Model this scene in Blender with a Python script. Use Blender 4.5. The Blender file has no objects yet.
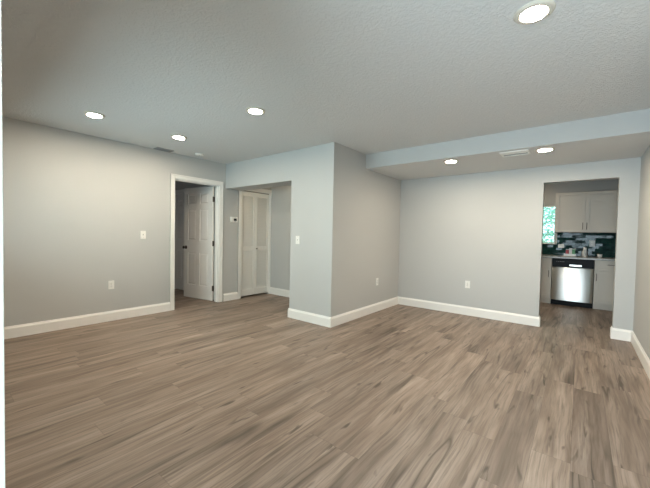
import bpy, bmesh, math, random
from mathutils import Matrix, Vector
random.seed(7)
scene = bpy.context.scene
C = scene.collection
PI = math.pi

# ------------------------------------------------------------------ camera
F_PX, PITCH, YAW, ROLL, CAM_H = 320.45, -0.0285, 0.6718, 0.0201, 1.2254
fw = Vector((-math.sin(YAW)*math.cos(PITCH), math.cos(YAW)*math.cos(PITCH), math.sin(PITCH)))
rt = Vector((math.cos(YAW), math.sin(YAW), 0)); up = rt.cross(fw)
r2 = rt*math.cos(ROLL)+up*math.sin(ROLL); u2 = -rt*math.sin(ROLL)+up*math.cos(ROLL)
cam_d = bpy.data.cameras.new('camera'); cam = bpy.data.objects.new('camera', cam_d); C.objects.link(cam)
cam_d.sensor_fit = 'HORIZONTAL'; cam_d.sensor_width = 36; cam_d.lens = F_PX/650*36
cam_d.clip_start = 0.02; cam_d.clip_end = 100
cam.matrix_world = Matrix(((r2.x, u2.x, -fw.x, 0), (r2.y, u2.y, -fw.y, 0), (r2.z, u2.z, -fw.z, CAM_H), (0, 0, 0, 1)))
scene.camera = cam

# ------------------------------------------------------------------ light
world = bpy.data.worlds.new('world'); scene.world = world; world.use_nodes = True
bgn = world.node_tree.nodes['Background']
bgn.inputs['Color'].default_value = (0.66, 0.95, 1.0, 1); bgn.inputs['Strength'].default_value = 3.6
SPOT_S = 440.0                      # radiance of the downlight lenses
SPOT_C = (1.0, 0.86, 0.66)
def area(name, loc, rot, sx, sy, power, col):
    d = bpy.data.lights.new(name, 'AREA'); d.shape = 'RECTANGLE'; d.size = sx; d.size_y = sy
    d.energy = power; d.color = col
    o = bpy.data.objects.new(name, d); C.objects.link(o); o.location = loc; o.rotation_euler = rot
    return o
DAY = (0.72, 0.88, 1.0)
area('daylight_doorway', (-0.40, -1.1, 1.15), (PI/2, 0, 0), 1.4, 2.2, 205, DAY)     # open entry behind the camera
area('daylight_front_window', (-3.3, -0.75, 1.30), (PI/2-0.05, 0, 0), 3.0, 1.3, 78, DAY) # front window
area('bedroom_fill', (-6.9, 0.46, 1.25), (PI/2, 0, 0), 1.2, 1.0, 4, (0.95, 0.97, 1.0))        # added fill light before the solid bedroom wall, brightens the doors
sun_d = bpy.data.lights.new('sun', 'SUN'); sun_d.energy = 20.0; sun_d.angle = 0.01; sun_d.color = (1.0, 0.97, 0.9)
sun = bpy.data.objects.new('sun', sun_d); C.objects.link(sun); sun.rotation_euler = Vector((-0.8, 0.0, -0.6)).to_track_quat('-Z', 'Y').to_euler()
vs = scene.view_settings
vs.view_transform = 'Standard'; vs.look = 'None'; vs.exposure = -0.10; vs.gamma = 1.0; vs.use_curve_mapping = False
cy = scene.cycles
cy.use_denoising = True; cy.max_bounces = 10; cy.diffuse_bounces = 6; cy.glossy_bounces = 4
cy.sample_clamp_indirect = 6.0; cy.caustics_reflective = False; cy.caustics_refractive = False

# ------------------------------------------------------------------ materials
def mat(name, col, rough=0.5, metal=0.0, spec=0.5, emit=None):
    m = bpy.data.materials.new(name); m.use_nodes = True
    b = m.node_tree.nodes['Principled BSDF']
    b.inputs['Base Color'].default_value = (*col, 1); b.inputs['Roughness'].default_value = rough
    b.inputs['Metallic'].default_value = metal; b.inputs['Specular IOR Level'].default_value = spec
    if emit:
        b.inputs['Emission Color'].default_value = (*emit[0], 1); b.inputs['Emission Strength'].default_value = emit[1]
    return m
class NT:
    def __init__(s, m): s.m = m; s.t = m.node_tree; s.b = s.t.nodes['Principled BSDF']
    def n(s, kind, **kw):
        nd = s.t.nodes.new(kind)
        for k, v in kw.items(): setattr(nd, k, v)
        return nd
    def put(s, sock, v):
        if hasattr(v, 'links') or hasattr(v, 'is_output'): s.t.links.new(v, sock)
        else: sock.default_value = v
    def math(s, op, a, b=None, c=None, clamp=False):
        nd = s.n('ShaderNodeMath', operation=op, use_clamp=clamp)
        s.put(nd.inputs[0], a)
        if b is not None: s.put(nd.inputs[1], b)
        if c is not None: s.put(nd.inputs[2], c)
        return nd.outputs[0]
    def xyz(s, x, y, z):
        nd = s.n('ShaderNodeCombineXYZ')
        for i, v in enumerate((x, y, z)): s.put(nd.inputs[i], v)
        return nd.outputs[0]
    def noise(s, vec, scale, detail=2.0, rough=0.5, dist=0.0):
        nd = s.n('ShaderNodeTexNoise'); s.put(nd.inputs['Vector'], vec)
        nd.inputs['Scale'].default_value = scale; nd.inputs['Detail'].default_value = detail
        nd.inputs['Roughness'].default_value = rough; nd.inputs['Distortion'].default_value = dist
        return nd.outputs['Fac']
    def ramp(s, fac, stops):
        nd = s.n('ShaderNodeValToRGB'); s.put(nd.inputs[0], fac); e = nd.color_ramp.elements
        while len(e) < len(stops): e.new(0.5)
        for i, (p, c) in enumerate(stops): e[i].position = p; e[i].color = (*c, 1) if len(c) == 3 else c
        return nd.outputs[0]
    def mix(s, fac, a, b, blend='MIX'):
        nd = s.n('ShaderNodeMix', data_type='RGBA', blend_type=blend)
        s.put(nd.inputs[0], fac)
        for i, v in ((6, a), (7, b)): s.put(nd.inputs[i], v if not isinstance(v, tuple) else (*v, 1))
        return nd.outputs[2]
    def bump(s, h, strength, dist):
        nd = s.n('ShaderNodeBump'); nd.inputs['Strength'].default_value = strength; nd.inputs['Distance'].default_value = dist
        s.put(nd.inputs['Height'], h); s.t.links.new(nd.outputs[0], s.b.inputs['Normal'])
    def obj(s): return s.n('ShaderNodeTexCoord').outputs['Object']

def textured_paint(name, col, rough, scale, strength, dist, var=0.03):
    m = mat(name, col, rough, spec=0.3); t = NT(m); o = t.obj()
    a = t.noise(o, scale, 3.0, 0.55); b = t.noise(o, scale*2.7, 2.0, 0.5)
    t.bump(t.math('ADD', a, t.math('MULTIPLY', b, 0.4)), strength, dist)
    v = t.noise(o, 1.3, 2.0)
    c = t.mix(v, tuple(x*(1-var) for x in col), tuple(min(1, x*(1+var)) for x in col))
    t.t.links.new(c, t.b.inputs['Base Color'])
    return m
M_WALL = textured_paint('gray_wall_paint', (0.50, 0.50, 0.487), 0.62, 130, 0.12, 0.002)
def ceiling_paint():
    m = mat('knockdown_ceiling_paint', (0.67, 0.67, 0.66), 0.75, spec=0.25); t = NT(m); o = t.obj()
    a = t.noise(o, 45, 4.0, 0.6, 0.6)
    s = t.ramp(a, [(0.42, (0, 0, 0)), (0.58, (1, 1, 1))])
    t.bump(t.math('ADD', s, t.math('MULTIPLY', t.noise(o, 120, 2.0), 0.4)), 0.45, 0.004)
    return m
M_CEIL = ceiling_paint()
M_TRIM = mat('white_trim_paint', (0.84, 0.82, 0.785), 0.38)
M_DOOR = mat('white_door_paint', (0.80, 0.775, 0.73), 0.42)
M_PLATE = mat('white_plastic', (0.80, 0.79, 0.75), 0.35)
M_SLOT = mat('dark_slot', (0.03, 0.03, 0.03), 0.6)
M_BRONZE = mat('aged_bronze', (0.10, 0.085, 0.07), 0.38, 0.9)
M_NICKEL = mat('brushed_nickel', (0.26, 0.23, 0.20), 0.35, 1.0)
M_GRILLE = mat('gray_grille_metal', (0.27, 0.275, 0.28), 0.5)
M_DARK = mat('duct_shade_black', (0.02, 0.02, 0.022), 0.8)  # black colour standing in for the shade inside the vents
M_CAB = mat('greige_cabinet_paint', (0.63, 0.58, 0.51), 0.45)
M_BLACK = mat('black_gloss_plastic', (0.008, 0.008, 0.009), 0.4, spec=0.1)
M_LENS = mat('lit_lens', (0.9, 0.9, 0.9), 0.5, emit=(SPOT_C, SPOT_S))
M_LENS2 = mat('added_hall_lens', (0.9, 0.9, 0.9), 0.5, emit=((1.0, 0.76, 0.47), SPOT_S*0.28))
M_LENS3 = mat('added_kitchen_lens', (0.9, 0.9, 0.9), 0.5, emit=(SPOT_C, SPOT_S*0.85))
M_RING = mat('glow_tinted_ring', (0.62, 0.58, 0.50), 0.4)  # white plastic ring with the warm lens glow tinted into its colour
M_RED = mat('red_card', (0.45, 0.06, 0.07), 0.5)
M_GREEN = mat('green_card', (0.10, 0.32, 0.16), 0.5)
M_WHITE = mat('white_glaze', (0.82, 0.82, 0.80), 0.3)
M_BOTTLE = mat('gray_white_plastic', (0.62, 0.62, 0.60), 0.35)

def floor_mat():
    m = mat('oak_plank_floor', (0.3, 0.24, 0.18), 0.45, spec=0.4); t = NT(m)
    sp = t.n('ShaderNodeSeparateXYZ'); t.t.links.new(t.obj(), sp.inputs[0]); x, y = sp.outputs[0], sp.outputs[1]
    W, L = 0.182, 1.22
    xr = t.math('DIVIDE', x, W); row = t.math('FLOOR', xr); fx = t.math('FRACT', xr)
    wn = t.n('ShaderNodeTexWhiteNoise', noise_dimensions='1D'); t.put(wn.inputs['W'], row)
    yr = t.math('ADD', t.math('DIVIDE', y, L), t.math('MULTIPLY', wn.outputs['Value'], 7.31))
    idx = t.math('FLOOR', yr); fy = t.math('FRACT', yr)
    w2 = t.n('ShaderNodeTexWhiteNoise', noise_dimensions='2D'); t.put(w2.inputs['Vector'], t.xyz(row, idx, 0.0))
    rnd = w2.outputs['Value']
    w3 = t.n('ShaderNodeTexWhiteNoise', noise_dimensions='3D'); t.put(w3.inputs['Vector'], t.xyz(row, idx, 5.0))
    rnd2 = w3.outputs['Value']
    off = t.math('MULTIPLY', rnd, 37.0); off2 = t.math('MULTIPLY', rnd2, 53.0)
    # gentle sideways wander of the grain
    yo = t.math('ADD', y, off2)
    wob = t.noise(t.xyz(off, yo, t.math('MULTIPLY', x, 2.0)), 1.6, 2.0)
    xw = t.math('ADD', x, t.math('MULTIPLY', t.math('SUBTRACT', wob, 0.5), 0.05))
    def field(kx, ky, o1, detail, rough, dist=0.0):
        return t.noise(t.xyz(t.math('ADD', t.math('MULTIPLY', xw, kx), o1), t.math('MULTIPLY', yo, ky), off), 1.0, detail, rough, dist)
    broad = field(13.0, 0.9, off, 3.0, 0.55, 0.2)
    fine = field(75.0, 2.4, off2, 5.0, 0.65)
    pore = field(260.0, 8.0, off, 2.0, 0.6)
    # cathedral figure in part of the planks
    fld = field(8.0, 0.55, off2, 1.5, 0.4, 0.2)
    ring = t.math('ABSOLUTE', t.math('SUBTRACT', t.math('FRACT', t.math('MULTIPLY', fld, 12.0)), 0.5))
    ring = t.math('SUBTRACT', 1.0, t.math('MULTIPLY', ring, 4.0), clamp=True)
    # dark mineral streaks following the grain, broken along their length, with knots
    cn = t.math('ABSOLUTE', t.math('SUBTRACT', field(8.0, 0.5, off, 2.5, 0.5, 0.5), 0.5))
    patch = t.ramp(field(4.0, 1.1, off2, 2.0, 0.5), [(0.46, (0, 0, 0)), (0.62, (1, 1, 1))])
    crack = t.math('MULTIPLY', t.math('SUBTRACT', 1.0, t.math('MULTIPLY', cn, 34.0), clamp=True), patch)
    halo = t.math('MULTIPLY', t.math('SUBTRACT', 1.0, t.math('MULTIPLY', cn, 9.0), clamp=True), patch)
    knot = t.ramp(field(17.0, 2.8, off, 2.0, 0.5, 0.6), [(0.645, (0, 0, 0)), (0.74, (1, 1, 1))])
    base = t.ramp(broad, [(0.27, (0.165, 0.119, 0.091)), (0.48, (0.283, 0.214, 0.170)), (0.72, (0.385, 0.303, 0.250))])
    dk = (0.135, 0.100, 0.074)
    c = t.mix(t.math('MULTIPLY', t.math('SUBTRACT', 0.54, fine, clamp=True), 3.3, clamp=True), base, dk)
    c = t.mix(t.math('MULTIPLY', ring, 0.22), c, dk)
    c = t.mix(t.math('MULTIPLY', t.math('SUBTRACT', 0.5, pore, clamp=True), 0.7), c, dk)
    c = t.mix(t.math('MULTIPLY', halo, 0.45), c, (0.13, 0.098, 0.074))
    c = t.mix(t.math('MULTIPLY', t.math('MAXIMUM', crack, knot), 0.9), c, (0.085, 0.062, 0.047))
    tone = t.math('ADD', t.math('MULTIPLY', rnd, 0.30), 0.87)
    c = t.mix(1.0, c, t.xyz(tone, tone, tone), 'MULTIPLY')
    sx = t.math('MINIMUM', fx, t.math('SUBTRACT', 1.0, fx)); sy = t.math('MINIMUM', fy, t.math('SUBTRACT', 1.0, fy))
    seam = t.math('MAXIMUM', t.math('LESS_THAN', sx, 0.008), t.math('LESS_THAN', sy, 0.0013))
    c = t.mix(t.math('MULTIPLY', seam, 0.32), c, (0.06, 0.045, 0.035))
    t.t.links.new(c, t.b.inputs['Base Color'])
    rg = t.math('ADD', t.math('MULTIPLY', fine, 0.18), 0.36); t.t.links.new(rg, t.b.inputs['Roughness'])
    t.bump(t.math('SUBTRACT', t.math('MULTIPLY', fine, 0.5), seam), 0.2, 0.0015)
    return m
M_FLOOR = floor_mat()

def steel():
    m = mat('brushed_stainless', (0.62, 0.61, 0.58), 0.24, 1.0); t = NT(m)
    sp = t.n('ShaderNodeSeparateXYZ'); t.t.links.new(t.obj(), sp.inputs[0])
    g = t.noise(t.xyz(t.math('MULTIPLY', sp.outputs[0], 3.0), 0.0, t.math('MULTIPLY', sp.outputs[2], 420.0)), 1.0, 2.0)
    t.t.links.new(t.math('ADD', t.math('MULTIPLY', g, 0.10), 0.27), t.b.inputs['Roughness'])
    t.b.inputs['Anisotropic'].default_value = 0.85; t.put(t.b.inputs['Tangent'], t.xyz(0.0, 0.0, 1.0))
    return m
M_STEEL = steel()
def quartz():
    m = mat('gray_quartz', (0.36, 0.345, 0.32), 0.28); t = NT(m); o = t.obj()
    c = t.ramp(t.noise(o, 60, 4.0, 0.7), [(0.35, (0.26, 0.25, 0.235)), (0.6, (0.42, 0.405, 0.38))])
    t.t.links.new(c, t.b.inputs['Base Color']); return m
M_QUARTZ = quartz()
def tile_mat():
    m = mat('dark_green_glass_tile', (0.012, 0.045, 0.042), 0.08, spec=0.11); t = NT(m); o = t.obj()
    c = t.ramp(t.noise(o, 14, 2.0), [(0.3, (0.006, 0.024, 0.024)), (0.7, (0.018, 0.066, 0.058))])
    t.t.links.new(c, t.b.inputs['Base Color']); return m
M_TILE = tile_mat()
M_GROUT = mat('dark_grout', (0.03, 0.04, 0.04), 0.8)
def leaf_mat():
    m = mat('leaf_green', (0.12, 0.36, 0.22), 0.5); t = NT(m); o = t.obj()
    c = t.ramp(t.noise(o, 5, 2.0), [(0.3, (0.22, 0.52, 0.44)), (0.7, (0.50, 0.80, 0.72))])
    t.t.links.new(c, t.b.inputs['Base Color'])
    tl = t.n('ShaderNodeBsdfTranslucent'); t.t.links.new(c, tl.inputs['Color']); ms = t.n('ShaderNodeMixShader'); ms.inputs[0].default_value = 0.5
    t.t.links.new(t.b.outputs[0], ms.inputs[1]); t.t.links.new(tl.outputs[0], ms.inputs[2])
    t.t.links.new(ms.outputs[0], t.t.nodes['Material Output'].inputs['Surface'])
    return m
M_LEAF = leaf_mat()
M_BARK = mat('bark', (0.12, 0.09, 0.06), 0.9)
def ground_mat():
    m = mat('yard_grass', (0.1, 0.2, 0.08), 0.9); t = NT(m); o = t.obj()
    c = t.ramp(t.noise(o, 9, 4.0), [(0.3, (0.06, 0.13, 0.05)), (0.7, (0.16, 0.26, 0.10))])
    t.t.links.new(c, t.b.inputs['Base Color']); return m
M_YARD = ground_mat()
def glass_mat():
    m = bpy.data.materials.new('window_glass'); m.use_nodes = True; nt = m.node_tree; nt.nodes.clear()
    o = nt.nodes.new('ShaderNodeOutputMaterial'); mx = nt.nodes.new('ShaderNodeMixShader'); fr = nt.nodes.new('ShaderNodeFresnel')
    tr = nt.nodes.new('ShaderNodeBsdfTransparent'); gl = nt.nodes.new('ShaderNodeBsdfGlossy'); gl.inputs['Roughness'].default_value = 0.02
    tr.inputs['Color'].default_value = (0.93, 0.97, 0.96, 1)
    for a, b in ((fr.outputs[0], mx.inputs[0]), (tr.outputs[0], mx.inputs[1]), (gl.outputs[0], mx.inputs[2]), (mx.outputs[0], o.inputs[0])): nt.links.new(a, b)
    return m
M_GLASS = glass_mat()

# ------------------------------------------------------------------ mesh helpers
def box(bm, x0, x1, y0, y1, z0, z1, bev=0.0):
    v = [bm.verts.new((x, y, z)) for x in (x0, x1) for y in (y0, y1) for z in (z0, z1)]
    fs = [bm.faces.new([v[i] for i in f]) for f in ((0, 1, 3, 2), (4, 6, 7, 5), (0, 4, 5, 1), (2, 3, 7, 6), (0, 2, 6, 4), (1, 5, 7, 3))]
    if bev:
        es = list({e for f in fs for e in f.edges})
        bmesh.ops.bevel(bm, geom=es, offset=bev, segments=2, affect='EDGES', profile=0.5)
def prism(bm, a, b, prof, n):
    """extrude cross-section prof [(out, z)] from a to b (xy), out along n"""
    A = [bm.verts.new((a[0]+n[0]*d, a[1]+n[1]*d, z)) for d, z in prof]
    B = [bm.verts.new((b[0]+n[0]*d, b[1]+n[1]*d, z)) for d, z in prof]
    k = len(prof)
    for i in range(k): bm.faces.new((A[i], A[(i+1) % k], B[(i+1) % k], B[i]))
    bm.faces.new(A[::-1]); bm.faces.new(B)
def lathe(bm, prof, seg=32, axis='Z', org=(0, 0, 0), cap=True):
    rings = []
    for r, h in prof:
        ring = []
        for i in range(seg):
            a = 2*PI*i/seg; p = (r*math.cos(a), r*math.sin(a), h)
            if axis == 'Y': p = (p[0], -p[2], p[1])        # runs towards -Y
            elif axis == 'X': p = (p[2], p[0], p[1])
            ring.append(bm.verts.new((p[0]+org[0], p[1]+org[1], p[2]+org[2])))
        rings.append(ring)
    for a, b in zip(rings, rings[1:]):
        for i in range(seg): bm.faces.new((a[i], a[(i+1) % seg], b[(i+1) % seg], b[i]))
    if cap: bm.faces.new(rings[0][::-1]); bm.faces.new(rings[-1])
def tube(bm, pts, r, seg=8):
    rings = []
    for i, p in enumerate(pts):
        p = Vector(p); d = Vector(pts[min(i+1, len(pts)-1)])-Vector(pts[max(i-1, 0)]); d.normalize()
        s = d.cross(Vector((0, 0, 1)) if abs(d.z) < 0.9 else Vector((1, 0, 0))).normalized(); q = s.cross(d)
        rings.append([bm.verts.new(p+(s*math.cos(2*PI*k/seg)+q*math.sin(2*PI*k/seg))*r) for k in range(seg)])
    for a, b in zip(rings, rings[1:]):
        for k in range(seg): bm.faces.new((a[k], a[(k+1) % seg], b[(k+1) % seg], b[k]))
    bm.faces.new(rings[0][::-1]); bm.faces.new(rings[-1])
def obj(name, bm, m, parent=None, smooth=False):
    bmesh.ops.recalc_face_normals(bm, faces=bm.faces)
    me = bpy.data.meshes.new(name); bm.to_mesh(me); bm.free()
    for mm in (m if isinstance(m, (list, tuple)) else [m]): me.materials.append(mm)
    if smooth:
        for p in me.polygons: p.use_smooth = True
        try: me.set_sharp_from_angle(angle=math.radians(35))
        except Exception: pass
    o = bpy.data.objects.new(name, me); C.objects.link(o)
    if parent: o.parent = parent
    return o
def nb(): return bmesh.new()
def boxes(name, lst, m, parent=None, bev=0.0):
    bm = nb()
    for b in lst: box(bm, *b, bev=bev)
    return obj(name, bm, m, parent)
def tag(o, label=None, cat=None, group=None, kind=None):
    if label: o['label'] = label
    if cat: o['category'] = cat
    if group: o['group'] = group
    if kind: o['kind'] = kind
    return o
def thing(name, label, cat, loc=(0, 0, 0), rz=0.0, group=None, kind=None):
    o = bpy.data.objects.new(name, None); C.objects.link(o); o.empty_display_size = 0.1
    o.location = loc; o.rotation_euler = (0, 0, rz)
    return tag(o, label, cat, group, kind)
def struct(o, label, cat): return tag(o, label, cat, kind='structure')
def dup(root, loc, rz, label, group=None):
    r = root.copy(); C.objects.link(r); r.location = loc; r.rotation_euler = (0, 0, rz); r['label'] = label
    if group: r['group'] = group
    for ch in list(root.children):
        c = ch.copy(); C.objects.link(c); c.parent = r
        for g in list(ch.children):
            d = g.copy(); C.objects.link(d); d.parent = c
    return r

# ------------------------------------------------------------------ room dimensions
H = 2.44
XL, Y1, XP, Y2, XR, YS, ZS, YH, XH = -4.953, 3.363, -2.553, 5.371, 0.5395, 4.160, 2.231, 4.435, -3.323
KL, KR, KZ = -0.418, 0.356, 2.009
T = 0.12
YB = 8.05                                                   # kitchen back wall
D0, D1, DZ = 2.447, 3.243, 2.055                            # bedroom doorway in the left wall
B0, B1, BZ = 3.703, 4.412, 2.045                            # closet doorway
HD = 3.70                                                   # back of the hall header
FY = 0.05                                                   # inner face of the front wall
EX0, EX1, EZ = -0.566, 0.36, 2.06                           # entry opening around the camera

fl = struct(boxes('floor', [(-8.6, 0.9, -0.12, 8.17, -0.1, 0.0)], M_FLOOR), 'gray brown oak plank floor running through to the kitchen', 'floor')
struct(boxes('ceiling', [(-8.6, 0.9, -0.12, 8.17, H, H+0.1)], M_CEIL), 'pale gray textured ceiling with recessed lights', 'ceiling')
struct(boxes('ceiling_soffit', [(XP, XR, YS, Y2, ZS, H)], M_CEIL), 'dropped ceiling soffit above the kitchen opening', 'ceiling')
# soffit face is painted as the walls
struct(boxes('wall_soffit', [(XP, XR, YS-0.004, YS, ZS, H)], M_WALL), 'gray vertical face of the dropped soffit', 'wall')
struct(boxes('wall_left', [(XL-T, XL, -0.12, D0, 0, H), (XL-T, XL, D0, D1, DZ, H), (XL-T, XL, D1, B0, 0, H),
                           (XL-T, XL, B0, B1, BZ, H), (XL-T, XL, B1, YH+T, 0, H)], M_WALL), 'long gray left wall with the open white door', 'wall')
struct(boxes('wall_header', [(XL, XH, Y1, HD, KZ, H)], M_WALL), 'gray header above the hallway opening', 'wall')
struct(boxes('wall_pillar', [(XH, XP, Y1, HD, 0, H), (XP-T, XP, HD, Y2, 0, H)], M_WALL, ), 'gray projecting wall corner beside the hallway', 'wall')
struct(boxes('wall_hall', [(XL, XP-T, YH, YH+T, 0, H)], M_WALL), 'gray end wall of the small hallway', 'wall')
struct(boxes('wall_back', [(XP-T, KL, Y2, Y2+T, 0, H), (KL, KR, Y2, Y2+T, KZ, H), (KR, XR+T, Y2, Y2+T, 0, H)], M_WALL), 'gray far wall with the kitchen opening', 'wall')
struct(boxes('wall_right', [(XR, XR+T, -0.12, Y2, 0, H)], M_WALL), 'gray right wall at the edge of the view', 'wall')
WX0, WX1, WZ0, WZ1 = -4.7, -1.9, 0.88, 2.02
struct(boxes('wall_front', [(XL, WX0, -0.12, FY, 0, H), (WX0, WX1, -0.12, FY, 0, WZ0), (WX0, WX1, -0.12, FY, WZ1, H),
                            (WX1, EX0, -0.12, FY, 0, H), (EX0, EX1, -0.12, FY, EZ, H), (EX1, XR, -0.12, FY, 0, H)], M_WALL), 'gray front wall around the entry', 'wall')
# bedroom beyond the left wall
struct(boxes('wall_bedroom', [(-8.6, -8.48, 0.4, 3.45, 0, H), (-8.48, XL-T, 0.28, 0.4, 0, H),
                              (-8.48, -6.80, 3.33, 3.45, 0, H), (-6.80, -6.00, 3.33, 3.45, 2.03, H), (-6.00, XL-T, 3.33, 3.45, 0, H)], M_WALL), 'gray bedroom walls beyond the open door', 'wall')
struct(boxes('wall_closet', [(-5.9, -5.78, 3.45, YH+T, 0, H), (-5.78, XL-T, YH, YH+T, 0, H), (-6.95, -5.9, 3.95, 4.07, 0, H), (-6.95, -6.83, 3.45, 3.95, 0, H)], M_WALL), 'walls inside the closets behind the doors', 'wall')
# kitchen shell with its window
KX0, KX1 = -2.6, 0.70
KW0, KW1, KWZ0, KWZ1 = -1.28, -0.398, 1.13, 1.93
struct(boxes('wall_kitchen_back', [(KX0, KW0, YB, YB+T, 0, H), (KW0, KW1, YB, YB+T, 0, KWZ0), (KW0, KW1, YB, YB+T, KWZ1, H), (KW1, KX1, YB, YB+T, 0, H)], M_WALL), 'gray kitchen wall with the window', 'wall')
struct(boxes('wall_kitchen_left', [(KX0-T, KX0, Y2, YB+T, 0, H)], M_WALL), 'gray left wall of the kitchen', 'wall')
struct(boxes('wall_kitchen_right', [(KX1, KX1+T, Y2+T, YB+T, 0, H)], M_WALL), 'gray right wall of the kitchen', 'wall')

# ------------------------------------------------------------------ baseboards and casings
BB = [(0, 0), (0.016, 0), (0.016, 0.108), (0.012, 0.118), (0.009, 0.121), (0.007, 0.131), (0.004, 0.135), (0, 0.135)]
def baseboard(name, segs, label):
    bm = nb()
    for a, b, n in segs: prism(bm, a, b, BB, n)
    return struct(obj(name, bm, M_TRIM), label, 'baseboard')
E = 0.0155
CW = 0.064
baseboard('baseboard_left', [((XL, FY), (XL, D0-CW), (1, 0)), ((XL, D1+CW+0.03), (XL, B0-CW), (1, 0))], 'white baseboard along the long left wall')
baseboard('baseboard_hall', [((XL, YH), (XP-T, YH), (0, -1))], 'white baseboard on the hallway end wall')
baseboard('baseboard_pillar', [((XH-E, Y1), (XP+E, Y1), (0, -1)), ((XH, Y1-E), (XH, HD), (-1, 0)), ((XP, Y1-E), (XP, Y2), (1, 0))], 'white baseboard wrapping the projecting wall corner')
baseboard('baseboard_back', [((XP, Y2), (KL+E, Y2), (0, -1)), ((KL, Y2-E), (KL, Y2+T), (1, 0)),
                             ((KR-E, Y2), (XR, Y2), (0, -1)), ((KR, Y2-E), (KR, Y2+T), (-1, 0))], 'white baseboard on the far wall beside the kitchen opening')
baseboard('baseboard_right', [((XR, FY), (XR, Y2), (-1, 0))], 'white baseboard along the right wall')
baseboard('baseboard_front', [((XL, FY), (EX0-CW, FY), (0, 1))], 'white baseboard along the front wall')
baseboard('baseboard_bedroom', [((-8.48, 3.33), (-6.864, 3.33), (0, -1)), ((-5.936, 3.33), (XL-T, 3.33), (0, -1))], 'white baseboard in the bedroom beyond the door')

def casing_boxes(u0, u1, ztop, w=CW, t=0.018):
    """returns (u0,u1,z0,z1,thick) rectangles of a three-sided casing with a raised back band"""
    r = [(u0-w, u0, 0, ztop+w, t*0.75), (u1, u1+w, 0, ztop+w, t*0.75), (u0, u1, ztop, ztop+w, t*0.75),
         (u0-w, u0-w+0.018, 0, ztop+w, t), (u1+w-0.018, u1+w, 0, ztop+w, t), (u0-w, u1+w, ztop+w-0.018, ztop+w, t)]
    return r
def casing(name, axis, face, sgn, u0, u1, ztop, jamb, label, stop=None):
    bm = nb()
    for a, b, z0, z1, t in casing_boxes(u0, u1, ztop):
        lo, hi = sorted((face, face+sgn*t))
        if axis == 'x': box(bm, lo, hi, a, b, z0, z1, 0.002)
        else: box(bm, a, b, lo, hi, z0, z1, 0.002)
    lo, hi = sorted((face, face-sgn*jamb)); j = 0.012
    for a, b, z0, z1 in ((u0-0.001, u0+j, 0, ztop), (u1-j, u1+0.001, 0, ztop), (u0, u1, ztop-j, ztop+0.001)):
        if axis == 'x': box(bm, lo, hi, a, b, z0, z1)
        else: box(bm, a, b, lo, hi, z0, z1)
    if stop:                                               # door stop strips inside the jamb
        for a, b, z0, z1 in ((u0+j, u0+j+0.011, 0, ztop-j), (u1-j-0.011, u1-j, 0, ztop-j), (u0+j, u1-j, ztop-j-0.011, ztop-j)):
            if axis == 'x': box(bm, stop[0], stop[1], a, b, z0, z1)
            else: box(bm, a, b, stop[0], stop[1], z0, z1)
    return struct(obj(name, bm, M_TRIM), label, 'door trim')
casing('trim_1', 'x', XL, 1, D0, D1, DZ, T, 'white casing around the bedroom doorway', stop=(XL-0.075, XL-0.04))
casing('trim_2', 'x', XL, 1, B0, B1, BZ, T, 'white casing around the bifold closet')
casing('trim_3', 'y', 3.33, -1, -6.80, -6.00, 2.03, T, 'white casing around the door inside the bedroom')
casing('trim_4', 'y', FY, 1, EX0, EX1, EZ, 0.17, 'white casing at the left edge of the view')

# ------------------------------------------------------------------ doors
def six_panel(w, h, th=0.035):
    """six panel slab: hinge edge x=0, runs to x=w, thickness y -th/2..th/2"""
    bm = nb(); rec = 0.011
    box(bm, 0.002, w-0.002, -th/2+rec, th/2-rec, 0.002, h-0.002)
    s = 0.112; mid = w/2; ms = 0.052
    for a, b in ((0, s), (w-s, w), (mid-ms, mid+ms)): box(bm, a, b, -th/2, th/2, 0, h, 0.0015)
    rows = [(0.245, 0.84), (1.065, 1.63), (1.725, h-0.115)]
    zr = [(0, 0.245), (0.84, 1.065), (1.63, 1.725), (h-0.115, h)]
    for z0, z1 in zr:
        for a, b in ((s, mid-ms), (mid+ms, w-s)): box(bm, a-0.001, b+0.001, -th/2+0.0002, th/2-0.0002, z0, z1)
    for z0, z1 in rows:
        for a, b in ((s, mid-ms), (mid+ms, w-s)):
            for sg in (-1, 1):
                y0 = sg*(th/2-rec); y1 = sg*(th/2-0.002); i, k = 0.014, 0.036
                o_ = [(a+i, z0+i), (b-i, z0+i), (b-i, z1-i), (a+i, z1-i)]; n_ = [(a+k, z0+k), (b-k, z0+k), (b-k, z1-k), (a+k, z1-k)]
                vo = [bm.verts.new((p, y0, q)) for p, q in o_]; vn = [bm.verts.new((p, y1, q)) for p, q in n_]
                for q in range(4): bm.faces.new((vo[q], vo[(q+1) % 4], vn[(q+1) % 4], vn[q]))
                bm.faces.new(vn); bm.faces.new(vo[::-1])
    return bm
def knob(parent, x, z, th, m=M_BRONZE):
    for sg in (-1, 1):
        bm = nb(); prof = [(0.033, 0), (0.033, 0.004), (0.027, 0.009), (0.012, 0.012), (0.011, 0.030), (0.022, 0.038), (0.028, 0.048), (0.026, 0.060), (0.016, 0.067), (0.002, 0.069)]
        lathe(bm, prof, 24, 'Y')
        if sg > 0: bmesh.ops.scale(bm, vec=(1, -1, 1), verts=bm.verts)
        bmesh.ops.translate(bm, vec=(x, sg*th/2, z), verts=bm.verts)
        k = obj('knob', bm, m, parent, True)
        k['label'] = 'dark bronze round knob'
HX, HY = XL-T-0.004, D1-0.030
d1 = struct(thing('door_1', None, None, (HX, HY, 0.012), PI+math.radians(9.0)), 'white six panel door standing open into the bedroom', 'door')
obj('door_slab', six_panel(0.765, 2.03), M_DOOR, d1)
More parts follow.
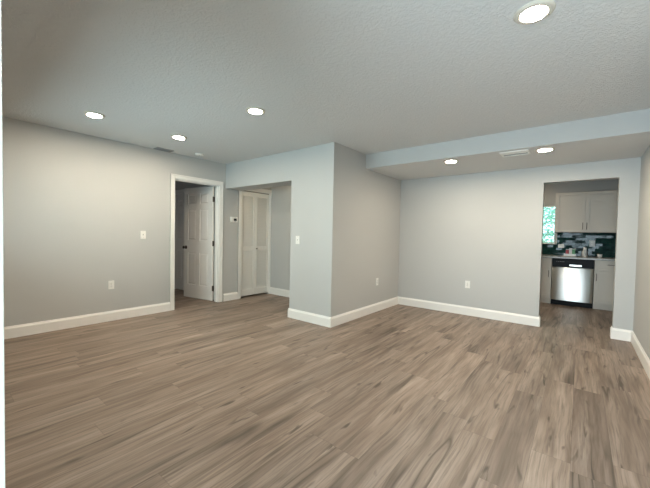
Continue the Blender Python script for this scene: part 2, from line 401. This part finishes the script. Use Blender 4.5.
# slab was built from x=0; shift so a small hinge gap stays
d1.children[0].location = (0.012, 0, 0)
knob(d1, 0.765-0.06+0.012, 0.93, 0.035)
for z in (0.22, 1.02, 1.80):
    bm = nb(); lathe(bm, [(0.0075, -0.048), (0.0075, 0.048)], 14); bmesh.ops.translate(bm, vec=(0.004, 0.016, z), verts=bm.verts)
    box(bm, 0.002, 0.0118, -0.017, 0.017, z-0.045, z+0.045)
    hg = obj('hinge', bm, M_BRONZE, d1); hg['label'] = 'dark metal hinge'
d3 = struct(thing('door_3', None, None, (-6.79, 3.37, 0.022), 0), 'white six panel door in shade on the bedroom side wall', 'door')
obj('door_slab', six_panel(0.776, 1.99), M_DOOR, d3)
knob(d3, 0.71, 0.92, 0.035)

# bifold louvered closet doors
def louver_leaf(w, h):
    bm = nb(); s = 0.042; th = 0.028
    for a, b in ((0, s), (w-s, w)): box(bm, a, b, -th/2, th/2, 0, h, 0.002)
    rails = [(0, 0.115), (0.86, 0.945), (h-0.075, h)]
    for z0, z1 in rails: box(bm, s, w-s, -th/2, th/2, z0, z1, 0.001)
    for z0, z1 in ((0.115, 0.86), (0.945, h-0.075)):
        n = int((z1-z0)/0.029); st = (z1-z0)/n
        for i in range(n):
            zc = z0+st*(i+0.5); dz, dy, t = 0.0185, 0.009, 0.003
            v = []
            for x in (s, w-s):
                for (yy, zz) in ((-dy, zc-dz), (-dy, zc-dz+t*2), (dy, zc+dz), (dy, zc+dz-t*2)): v.append(bm.verts.new((x, yy, zz)))
            for f in ((0, 1, 2, 3), (7, 6, 5, 4), (0, 4, 5, 1), (1, 5, 6, 2), (2, 6, 7, 3), (3, 7, 4, 0)): bm.faces.new([v[q] for q in f])
    return bm
d2 = struct(thing('door_2', None, None, (XL-0.035, B0+0.013, 0.03), PI/2), 'white louvered bifold closet door in the hallway', 'door')
LW = (B1-B0-0.026)/2-0.002
lf = []
for k in range(2):
    p = obj('bifold_leaf', louver_leaf(LW, BZ-0.06), M_DOOR, d2); p.location = (k*(LW+0.003), 0, 0); lf.append(p)
bm = nb(); lathe(bm, [(0.008, 0), (0.007, 0.012), (0.015, 0.02), (0.017, 0.028), (0.012, 0.034), (0.002, 0.036)], 18, 'Y'); bmesh.ops.translate(bm, vec=(0.024, -0.014, 0.90), verts=bm.verts)
kb = obj('knob', bm, M_NICKEL, lf[1], True); kb['label'] = 'small metal knob'
bm = nb(); box(bm, 0.0, B1-B0-0.026, -0.014, 0.014, BZ-0.030-0.026, BZ-0.030-0.012)
obj('track', bm, M_NICKEL, d2)

# ------------------------------------------------------------------ windows
def window(name, x0, x1, z0, z1, yi, yo, label, sill_in):
    w = struct(thing(name, None, None, ((x0+x1)/2, (yi+yo)/2, z0)), label, 'window')
    hw, hh, dy = (x1-x0)/2, z1-z0, abs(yo-yi)/2
    f = 0.045 if name == 'window_2' else 0.022
    bm = nb()
    for b in ((-hw, -hw+f, -dy*0.6, dy*0.6, 0, hh), (hw-f, hw, -dy*0.6, dy*0.6, 0, hh), (-hw+f, hw-f, -dy*0.6, dy*0.6, 0, f), (-hw+f, hw-f, -dy*0.6, dy*0.6, hh-f, hh)): box(bm, *b)
    obj('window_frame', bm, M_TRIM, w)
    bm = nb(); box(bm, -hw+f, hw-f, -0.003, 0.003, f, hh-f); obj('glass_pane', bm, M_GLASS, w)
    s = 1 if sill_in > 0 else -1
    lo, hi = sorted((s*dy*0.6, s*(dy+0.03)))
    bm = nb(); box(bm, -hw, hw, lo, hi, -0.0, 0.02, 0.003); obj('window_sill', bm, M_TRIM, w)
    return w
window('window_1', KW0, KW1, KWZ0, KWZ1, YB, YB+T, 'bright kitchen window with greenery outside', -1)
window('window_2', WX0, WX1, WZ0, WZ1, -0.12, FY, 'front window of the living room', 1)
# raised-slat blind in the kitchen window
bl = thing('window_blind', 'white horizontal slat blind hanging in the bright kitchen window', 'blind', ((KW0+KW1)/2, YB+0.008, KWZ0+0.03))
bw = (KW1-KW0)/2-0.012
bm = nb(); box(bm, -bw, bw, -0.018, 0.018, 0.73, 0.765, 0.002); obj('head_rail', bm, M_PLATE, bl)
bm = nb()
for i in range(24):
    zc = 0.04+i*0.029; v = [bm.verts.new(p) for p in ((-bw, -0.0115, zc-0.004), (bw, -0.0115, zc-0.004), (bw, 0.0115, zc+0.004), (-bw, 0.0115, zc+0.004))]
    w_ = [bm.verts.new((q.co.x, q.co.y, q.co.z+0.001)) for q in v]
    bm.faces.new(v[::-1]); bm.faces.new(w_)
    for q in range(4): bm.faces.new((v[q], v[(q+1) % 4], w_[(q+1) % 4], w_[q]))
obj('slats', bm, M_PLATE, bl)
bm = nb(); box(bm, -bw, bw, -0.015, 0.015, 0.0, 0.016, 0.002); obj('bottom_rail', bm, M_PLATE, bl)
for x in (-bw*0.7, bw*0.7):
    bm = nb(); tube(bm, [(x, 0, 0.01), (x, 0, 0.74)], 0.0012, 6); obj('lift_cord', bm, M_PLATE, bl)

# ------------------------------------------------------------------ ceiling fixtures
def downlight(loc, label, m_lens=None):
    t = thing('recessed_light', label, 'ceiling light', loc, 0, 'recessed ceiling lights')
    bm = nb(); pr = [(0.064, -0.0005), (0.0645, -0.0115), (0.066, -0.012), (0.082, -0.0118), (0.092, -0.007), (0.096, -0.002), (0.096, 0.0)]
    lathe(bm, pr, 48, cap=False)
    obj('trim_ring', bm, M_RING, t, True)
    bm = nb(); lathe(bm, [(0.0645, -0.0005), (0.0645, -0.0116), (0.05, -0.0122), (0.02, -0.0125)], 40)
    l = obj('lens', bm, m_lens or M_LENS, t); l['label'] = 'glowing warm white lens'
    return t
dl = downlight((-4.033, 1.139, H), 'lit round downlight high above the long left wall, leftmost of the ceiling')
dup(dl, (-4.061, 2.059, H), 0, 'lit round downlight beside the smoke detector and gray ceiling grille')
dup(dl, (-2.552, 2.063, H), 0, 'lit round downlight on the open ceiling between left wall and projecting corner')
dup(dl, (-0.234, 2.052, H), 0, 'large lit downlight nearest the viewer, at the top right')
dup(dl, (-1.365, 4.345, ZS), 0, 'lit downlight in the soffit, on the left of the soffit register')
dup(dl, (-0.340, 4.340, ZS), 0, 'lit downlight in the soffit, on the right of the register above the kitchen opening')
downlight((-1.15, 7.05, H), 'dimmer unseen downlight added to brighten the kitchen, hidden above the opening', M_LENS3)  # unseen lamp added to light the cabinet fronts from the left

downlight((-3.95, 3.93, H), 'dimmer unseen downlight added to warm the hallway, hidden above the header', M_LENS2)  # unseen lamp added to warm the bifold door
# ceiling return grille by the left wall
g = thing('ceiling_grille', 'dark gray rectangular air grille on the ceiling against the left wall', 'vent', (-4.862, 2.24, H))
bm = nb(); w_, l_ = 0.068, 0.122
for b in ((-w_, w_, -l_, -l_+0.014), (-w_, w_, l_-0.014, l_), (-w_, -w_+0.014, -l_+0.014, l_-0.014), (w_-0.014, w_, -l_+0.014, l_-0.014)): box(bm, *b, -0.010, 0, 0.002)
obj('frame', bm, M_GRILLE, g)
bm = nb(); box(bm, -w_+0.012, w_-0.012, -l_+0.012, l_-0.012, -0.0025, -0.0005); obj('duct_shade_plate', bm, M_DARK, g)  # flat dark plate painted as the shaded gaps behind the louvers
bm = nb()
for i in range(7):
    x = -w_+0.022+i*0.0153
    v = [bm.verts.new(p) for p in ((x-0.004, -l_+0.014, -0.009), (x-0.004, l_-0.014, -0.009), (x+0.005, l_-0.014, -0.003), (x+0.005, -l_+0.014, -0.003))]
    bm.faces.new(v)
s_ = obj('louvers', bm, M_GRILLE, g); so = s_.modifiers.new('thick', 'SOLIDIFY'); so.thickness = 0.0012

# two-way register in the soffit
g = thing('soffit_register', 'white square air register in the soffit between two downlights', 'vent', (-0.632, 4.345, ZS))
bm = nb(); w_, l_ = 0.145, 0.115
for b in ((-w_, w_, -l_, -l_+0.02), (-w_, w_, l_-0.02, l_), (-w_, -w_+0.02, -l_+0.02, l_-0.02), (w_-0.02, w_, -l_+0.02, l_-0.02)): box(bm, *b, -0.010, 0, 0.002)
obj('frame', bm, M_PLATE, g)
bm = nb(); box(bm, -w_+0.018, w_-0.018, -l_+0.018, l_-0.018, -0.0025, -0.0005); obj('duct_shade_plate', bm, M_DARK, g)  # uncut soffit: dark plate drawn as the shaded duct opening
bm = nb()
for i in range(7):
    y = -l_+0.028+i*0.019 if i < 6 else l_-0.050
    v = [bm.verts.new(p) for p in ((-w_+0.02, y+0.007, -0.0085), (w_-0.02, y+0.007, -0.0085), (w_-0.02, y-0.007, -0.0045), (-w_+0.02, y-0.007, -0.0045))]
    if i == 6:
        for q in v: q.co.z = -0.0045
    bm.faces.new(v)
s_ = obj('louvers', bm, M_PLATE, g); so = s_.modifiers.new('thick', 'SOLIDIFY'); so.thickness = 0.001

sd = thing('smoke_detector', 'round white smoke detector on the ceiling above the open door', 'smoke detector', (-4.665, 2.69, H))
bm = nb(); lathe(bm, [(0.066, 0), (0.066, -0.008), (0.063, -0.012)], 36); obj('base_plate', bm, M_PLATE, sd, True)
bm = nb(); lathe(bm, [(0.060, -0.012), (0.058, -0.017), (0.050, -0.022), (0.030, -0.024), (0.004, -0.024)], 36); obj('cover', bm, M_PLATE, sd, True)
bm = nb(); lathe(bm, [(0.0075, -0.024), (0.007, -0.0255)], 14); obj('test_button', bm, M_GRILLE, sd)

# ------------------------------------------------------------------ switches, outlets, thermostat
def plate_bm(w=0.072, h=0.116):
    bm = nb(); box(bm, -w/2, w/2, -0.006, 0, -h/2, h/2, 0.0022); return bm
def outlet(loc, rz, label, w=0.072, h=0.116, mplate=M_PLATE):
    t = thing('wall_outlet', label, 'outlet', loc, rz, 'wall outlets')
    obj('cover_plate', plate_bm(w, h), mplate, t)
    for z in (-0.0195, 0.0195):
        bm = nb(); cx, cz = (0, z) if h > w else (z, 0)
        box(bm, cx-0.0165, cx+0.0165, -0.0082, -0.0055, cz-0.0145, cz+0.0145, 0.002)
        r = obj('receptacle', bm, M_PLATE, t)
        bm = nb()
        for q in (-0.0065, 0.0065): box(bm, cx+q-0.0012, cx+q+0.0012, -0.0086, -0.0078, cz-0.001, cz+0.008)
        lathe(bm, [(0.0026, 0.0078), (0.0026, 0.0086)], 10, 'Y', (cx, 0, cz-0.007))
        obj('slots', bm, M_SLOT, r)
    bm = nb(); lathe(bm, [(0.0032, 0.0055), (0.0032, 0.0068)], 12, 'Y'); obj('screw', bm, M_NICKEL, t)
    return t
def switch(loc, rz, label):
    t = thing('light_switch', label, 'light switch', loc, rz, 'light switches')
    obj('cover_plate', plate_bm(), M_PLATE, t)
    bm = nb(); box(bm, -0.0055, 0.0055, -0.0066, -0.0055, -0.0125, 0.0125); obj('toggle_slot', bm, M_GRILLE, t)
    bm = nb(); v = [bm.verts.new(p) for p in ((-0.0042, -0.006, 0.001), (0.0042, -0.006, 0.001), (0.0042, -0.006, -0.010), (-0.0042, -0.006, -0.010),
                                              (-0.0034, -0.017, -0.005), (0.0034, -0.017, -0.005), (0.0034, -0.015, -0.0105), (-0.0034, -0.015, -0.0105))]
    for f in ((0, 1, 2, 3), (4, 7, 6, 5), (0, 4, 5, 1), (1, 5, 6, 2), (2, 6, 7, 3), (3, 7, 4, 0)): bm.faces.new([v[q] for q in f])
    obj('toggle', bm, M_PLATE, t)
    for z in (-0.042, 0.042):
        bm = nb(); lathe(bm, [(0.003, 0.0055), (0.003, 0.0066)], 12, 'Y', (0, 0, z)); obj('screw', bm, M_NICKEL, t)
    return t
o1 = outlet((XL, 1.588, 0.490), PI/2, 'white outlet low on the long left wall')
dup(o1, (XP, 4.585, 0.482), PI/2, 'white outlet low on the shaded side of the projecting corner')
dup(o1, (-1.370, Y2, 0.486), 0, 'white outlet low on the far wall left of the kitchen opening')
s1 = switch((XL, 1.992, 1.173), PI/2, 'white toggle switch on the left wall beside the open door')
dup(s1, (-3.177, Y1, 1.144), 0, 'white toggle switch on the projecting wall right of the hallway')
th = thing('thermostat', 'small white thermostat between open door and bifold closet', 'thermostat', (XL, 3.540, 1.467), PI/2)
bm = nb(); box(bm, -0.078, 0.078, -0.005, 0, -0.052, 0.052, 0.002); obj('wall_plate', bm, M_PLATE, th)
bm = nb(); box(bm, -0.072, 0.072, -0.026, -0.005, -0.046, 0.046, 0.005); obj('body', bm, M_PLATE, th)
bm = nb(); box(bm, -0.015, 0.045, -0.0268, -0.0255, -0.019, 0.022, 0.0005); obj('display', bm, M_BLACK, th)['label'] = 'dark display'
for z in (-0.034, 0.034):
    bm = nb(); box(bm, 0.0, 0.03, -0.0275, -0.0255, z-0.004, z+0.004, 0.0005); obj('button', bm, M_GRILLE, th)

# ------------------------------------------------------------------ kitchen
YF = 7.42
def shaker(bm, x0, x1, z0, z1, yf, st=0.058, th=0.019):
    """shaker front facing -Y, outer face at yf"""
    box(bm, x0+0.01, x1-0.01, yf+0.011, yf+th, z0+0.01, z1-0.01)
    for b in ((x0, x0+st, z0, z1), (x1-st, x1, z0, z1), (x0+st, x1-st, z0, z0+st), (x0+st, x1-st, z1-st, z1)): box(bm, b[0], b[1], yf, yf+th, b[2], b[3], 0.0015)
def bar_handle(parent, x, y, z, length, vert, m=M_NICKEL):
    bm = nb(); h = length/2; q = h*0.75
    if vert:
        tube(bm, [(x, y-0.032, z-h), (x, y-0.032, z+h)], 0.006, 10)
        for s in (-q, q): tube(bm, [(x, y+0.001, z+s), (x, y-0.032, z+s)], 0.0045, 8)
    else:
        tube(bm, [(x-h, y-0.032, z), (x+h, y-0.032, z)], 0.006, 10)
        for s in (-q, q): tube(bm, [(x+s, y+0.001, z), (x+s, y-0.032, z)], 0.0045, 8)
    o = obj('handle', bm, m, parent, True); o['label'] = 'brushed metal bar handle'
    return o
def base_cab(x0, x1, hx, label):
    t = thing('base_cabinet', label, 'cabinet', ((x0+x1)/2, YF, 0), 0, 'kitchen base cabinets'); w = (x1-x0)/2
    bm = nb(); box(bm, -w, w, 0.021, YB-YF-0.004, 0.10, 0.872); obj('body', bm, M_CAB, t)
    bm = nb(); box(bm, -w, w, 0.060, YB-YF-0.02, 0.0, 0.10); obj('toe_kick', bm, M_CAB, t)
    bm = nb(); shaker(bm, -w+0.004, w-0.004, 0.697, 0.862, 0, 0.04); d = obj('drawer', bm, M_CAB, t); bar_handle(d, 0, 0, 0.80, 0.13, False)
    bm = nb(); shaker(bm, -w+0.004, w-0.004, 0.108, 0.681, 0); d = obj('door', bm, M_CAB, t); bar_handle(d, hx, 0, 0.575, 0.13, True)
    return t
base_cab(-0.96, -0.404, 0.235, 'greige base cabinet on the left of the dishwasher, half behind the wall')
base_cab(0.217, 0.69, -0.205, 'greige base cabinet with drawer on the right of the dishwasher')
bm = nb(); box(bm, -1.6, KX1-0.002, YF-0.025, YB-0.002, 0.874, 0.908, 0.004)
tag(obj('countertop', bm, M_QUARTZ), 'gray stone countertop running over dishwasher and base cabinets', 'countertop')
dw = thing('dishwasher', 'stainless steel dishwasher with black control strip under the countertop', 'dishwasher', (-0.0935, YF, 0)); w = 0.304
bm = nb(); box(bm, -w, w, 0.03, 0.6, 0.09, 0.868); obj('body', bm, M_BLACK, dw)
bm = nb(); box(bm, -w+0.01, w-0.01, 0.05, 0.58, 0.0, 0.09); box(bm, -w, w, 0.02, 0.05, 0.004, 0.088); obj('toe_kick', bm, M_BLACK, dw)
bm = nb(); N = 20                                            # bowed steel door skin
prof = []
for zi, zz in enumerate((0.095, 0.10, 0.70, 0.715)):
    ring = []
    for i in range(N+1):
        x = -w+0.004+(2*w-0.008)*i/N; q = (x/w)
        y = -0.012*(1-q*q)-0.010*(1-abs(q)**10) + (0.008 if zi in (0, 3) else 0)
        ring.append(bm.verts.new((x, y, zz)))
    prof.append(ring)
for a, b in zip(prof, prof[1:]):
    for i in range(N): bm.faces.new((a[i], a[i+1], b[i+1], b[i]))
back = [[bm.verts.new((x_, 0.03, z_)) for x_ in (-w+0.004, w-0.004)] for z_ in (0.095, 0.715)]
bm.faces.new((*prof[0], back[0][1], back[0][0])); bm.faces.new((*prof[-1], back[1][1], back[1][0]))
bm.faces.new((prof[0][0], prof[1][0], prof[2][0], prof[3][0], back[1][0], back[0][0])); bm.faces.new((prof[0][-1], prof[1][-1], prof[2][-1], prof[3][-1], back[1][1], back[0][1]))
o = obj('door_panel', bm, M_STEEL, dw, True); o['label'] = 'bowed brushed steel door panel'
bm = nb(); box(bm, -w, w, -0.016, 0.03, 0.722, 0.862, 0.004); cp = obj('control_panel', bm, M_BLACK, dw); cp['label'] = 'black control strip'
bm = nb(); box(bm, -0.045, 0.135, -0.024, -0.015, 0.738, 0.772, 0.004); h_ = obj('pocket_handle', bm, M_STEEL, cp); h_['label'] = 'pale metal handle plate'
for i in range(5):
    bm = nb(); box(bm, -0.24+i*0.026, -0.226+i*0.026, -0.0168, -0.0155, 0.812, 0.820); obj('button', bm, M_GRILLE, cp)

uc = thing('upper_cabinet', 'greige two door wall cabinet above the dark tiles', 'cabinet', (0.06, 7.72, 1.37))
bm = nb(); box(bm, -0.46, 0.46, 0.021, YB-7.72-0.001, 0, 0.762); obj('body', bm, M_CAB, uc)
for s in (-1, 1):
    bm = nb(); a, b = sorted((s*0.0015, s*0.457)); shaker(bm, a, b, 0.003, 0.759, 0, 0.06); d = obj('door', bm, M_CAB, uc)
    bar_handle(d, s*0.030, 0, 0.115, 0.13, True)

# tiled splashback: every tile its own slightly tilted facet block in one surface
bm = nb(); tw, thh = 0.102, 0.0511
z = 0.909; r_i = 0
while z < 1.369:
    x = -1.5 - (tw/2 if r_i % 2 else 0)
    while x < KX1-0.01:
        a, b = max(x, -1.5), min(x+tw, KX1-0.002); z1 = min(z+thh, 1.369)
        if b-a > 0.01 and z1-z > 0.01:
            parts = [(a, b, z1)]
            if a < KW1+0.03 and z1 > KWZ0-0.002:
                if b > KW1+0.04: parts = [(KW1+0.03, b, z1)]
                else: parts = []
                if z < KWZ0-0.012: parts.append((a, min(b, KW1+0.03), KWZ0-0.002))
            for (a_, b_, zt) in parts:
                g = 0.0012; tx, tz = random.gauss(0, 0.035), random.gauss(0, 0.035)
                cx, cz = (a_+b_)/2, (z+zt)/2
                f = []
                for (px, pz) in ((a_+g, z+g), (b_-g, z+g), (b_-g, zt-g), (a_+g, zt-g)):
                    f.append((px, YB-0.0085+(px-cx)*tx*0.6+(pz-cz)*tz, pz))
                v0 = [bm.verts.new(p) for p in f]; v1 = [bm.verts.new((p[0], YB-0.002, p[2])) for p in f]
                bm.faces.new(v0)
                for q in range(4): bm.faces.new((v0[q], v1[q], v1[(q+1) % 4], v0[(q+1) % 4]))
        x += tw
    z += thh; r_i += 1
n_t = len(bm.faces)
for (a, b, z0, z1) in ((-1.5, KX1-0.002, 0.909, KWZ0-0.003), (KW1+0.031, KX1-0.002, KWZ0-0.003, 1.369)): box(bm, a, b, YB-0.004, YB-0.0005, z0, z1)
bm.faces.ensure_lookup_table()
for i, f in enumerate(bm.faces):
    if i >= n_t: f.material_index = 1
struct(obj('wall_backsplash', bm, [M_TILE, M_GROUT]), 'dark green glossy tile backsplash above the countertop', 'backsplash')

CT = 0.908
ko = outlet((-0.296, YB-0.0085, 1.097), 0, 'white sideways outlet on the dark tiles just right of the kitchen window', 0.100, 0.074)
ko2 = outlet((0.186, YB-0.0085, 1.160), 0, 'pale outlet on the dark tiles above the gap between bottle and cup', 0.085, 0.125, M_BOTTLE)
t = thing('soap_bottle', 'pale gray bottle standing on the kitchen counter before the tiles', 'bottle', (0.078, 7.86, CT))
bm = nb(); lathe(bm, [(0.040, 0), (0.044, 0.004), (0.044, 0.085), (0.040, 0.105), (0.031, 0.118), (0.030, 0.125)], 28); obj('body', bm, M_BOTTLE, t, True)
bm = nb(); lathe(bm, [(0.028, 0.125), (0.028, 0.168), (0.024, 0.176), (0.004, 0.178)], 24); obj('cap', bm, M_WHITE, t, True)
bm = nb(); lathe(bm, [(0.024, 0), (0.029, 0.003), (0.037, 0.062), (0.035, 0.063), (0.027, 0.008), (0.002, 0.006)], 28)
o = obj('cup', bm, M_WHITE, None, True); o.location = (0.292, 7.75, CT); tag(o, 'small white cup on the counter right of the bottle', 'cup')
t = thing('tray', 'low white tray on the counter holding small cartons', 'tray', (-0.146, 7.86, CT))
bm = nb(); box(bm, -0.095, 0.095, -0.06, 0.06, 0, 0.006); 
for b in ((-0.095, 0.095, -0.06, -0.054), (-0.095, 0.095, 0.054, 0.06), (-0.095, -0.089, -0.054, 0.054), (0.089, 0.095, -0.054, 0.054)): box(bm, *b, 0.006, 0.042)
o = obj('tray_body', bm, M_WHITE, t)
def carton(x, w, h, m, label):
    t = thing('carton', label, 'carton', (x, 7.862, CT+0.0065), 0, 'cartons in the white tray')
    bm = nb(); box(bm, -w/2, w/2, -0.03, 0.03, 0, h, 0.002); obj('carton_body', bm, m, t)
    bm = nb(); box(bm, -w/2, w/2, -0.03, 0.03, h, h+0.012, 0.002); obj('flap_top', bm, M_WHITE, t)['label'] = 'white carton top'
carton(-0.188, 0.046, 0.115, M_RED, 'small red carton in the white tray')
carton(-0.138, 0.046, 0.135, M_BOTTLE, 'small pale gray carton in the white tray between red and green')
carton(-0.088, 0.046, 0.128, M_GREEN, 'small green carton in the white tray')

# ------------------------------------------------------------------ outside the kitchen window
struct(boxes('ground', [(-8, 8, 8.17, 16, -0.2, -0.1)], M_YARD), 'grass yard outside', 'ground')
hd = thing('shrub', 'leafy green shrub outside the kitchen window', 'shrub', (-1.0, 11.0, -0.1))
bm = nb()
for k in range(9):
    x = random.uniform(-1.6, 1.6); tube(bm, [(x*0.3, 0, 0), (x*0.7, random.uniform(-.2, .2), 1.1), (x, random.uniform(-.4, .4), 2.3)], 0.025, 7)
obj('stems', bm, M_BARK, hd)
bm = nb()
for k in range(9000):
    p = Vector((random.uniform(-2.0, 2.0), random.gauss(0, 0.35), random.uniform(0.3, 3.0)))
    d = Vector((random.gauss(0, 1), random.gauss(0, 1), random.gauss(-0.3, 0.7))).normalized(); s = d.cross(Vector((random.random(), random.random(), 1))).normalized()
    n = s.cross(d); L_, W_ = random.uniform(0.07, 0.13), random.uniform(0.025, 0.04)
    a = bm.verts.new(p); b = bm.verts.new(p+d*L_*0.45+s*W_+n*0.01); c = bm.verts.new(p+d*L_); e = bm.verts.new(p+d*L_*0.45-s*W_+n*0.01); m_ = bm.verts.new(p+d*L_*0.5-n*0.012)
    bm.faces.new((a, b, m_)); bm.faces.new((b, c, m_)); bm.faces.new((c, e, m_)); bm.faces.new((e, a, m_))
obj('foliage', bm, M_LEAF, hd)
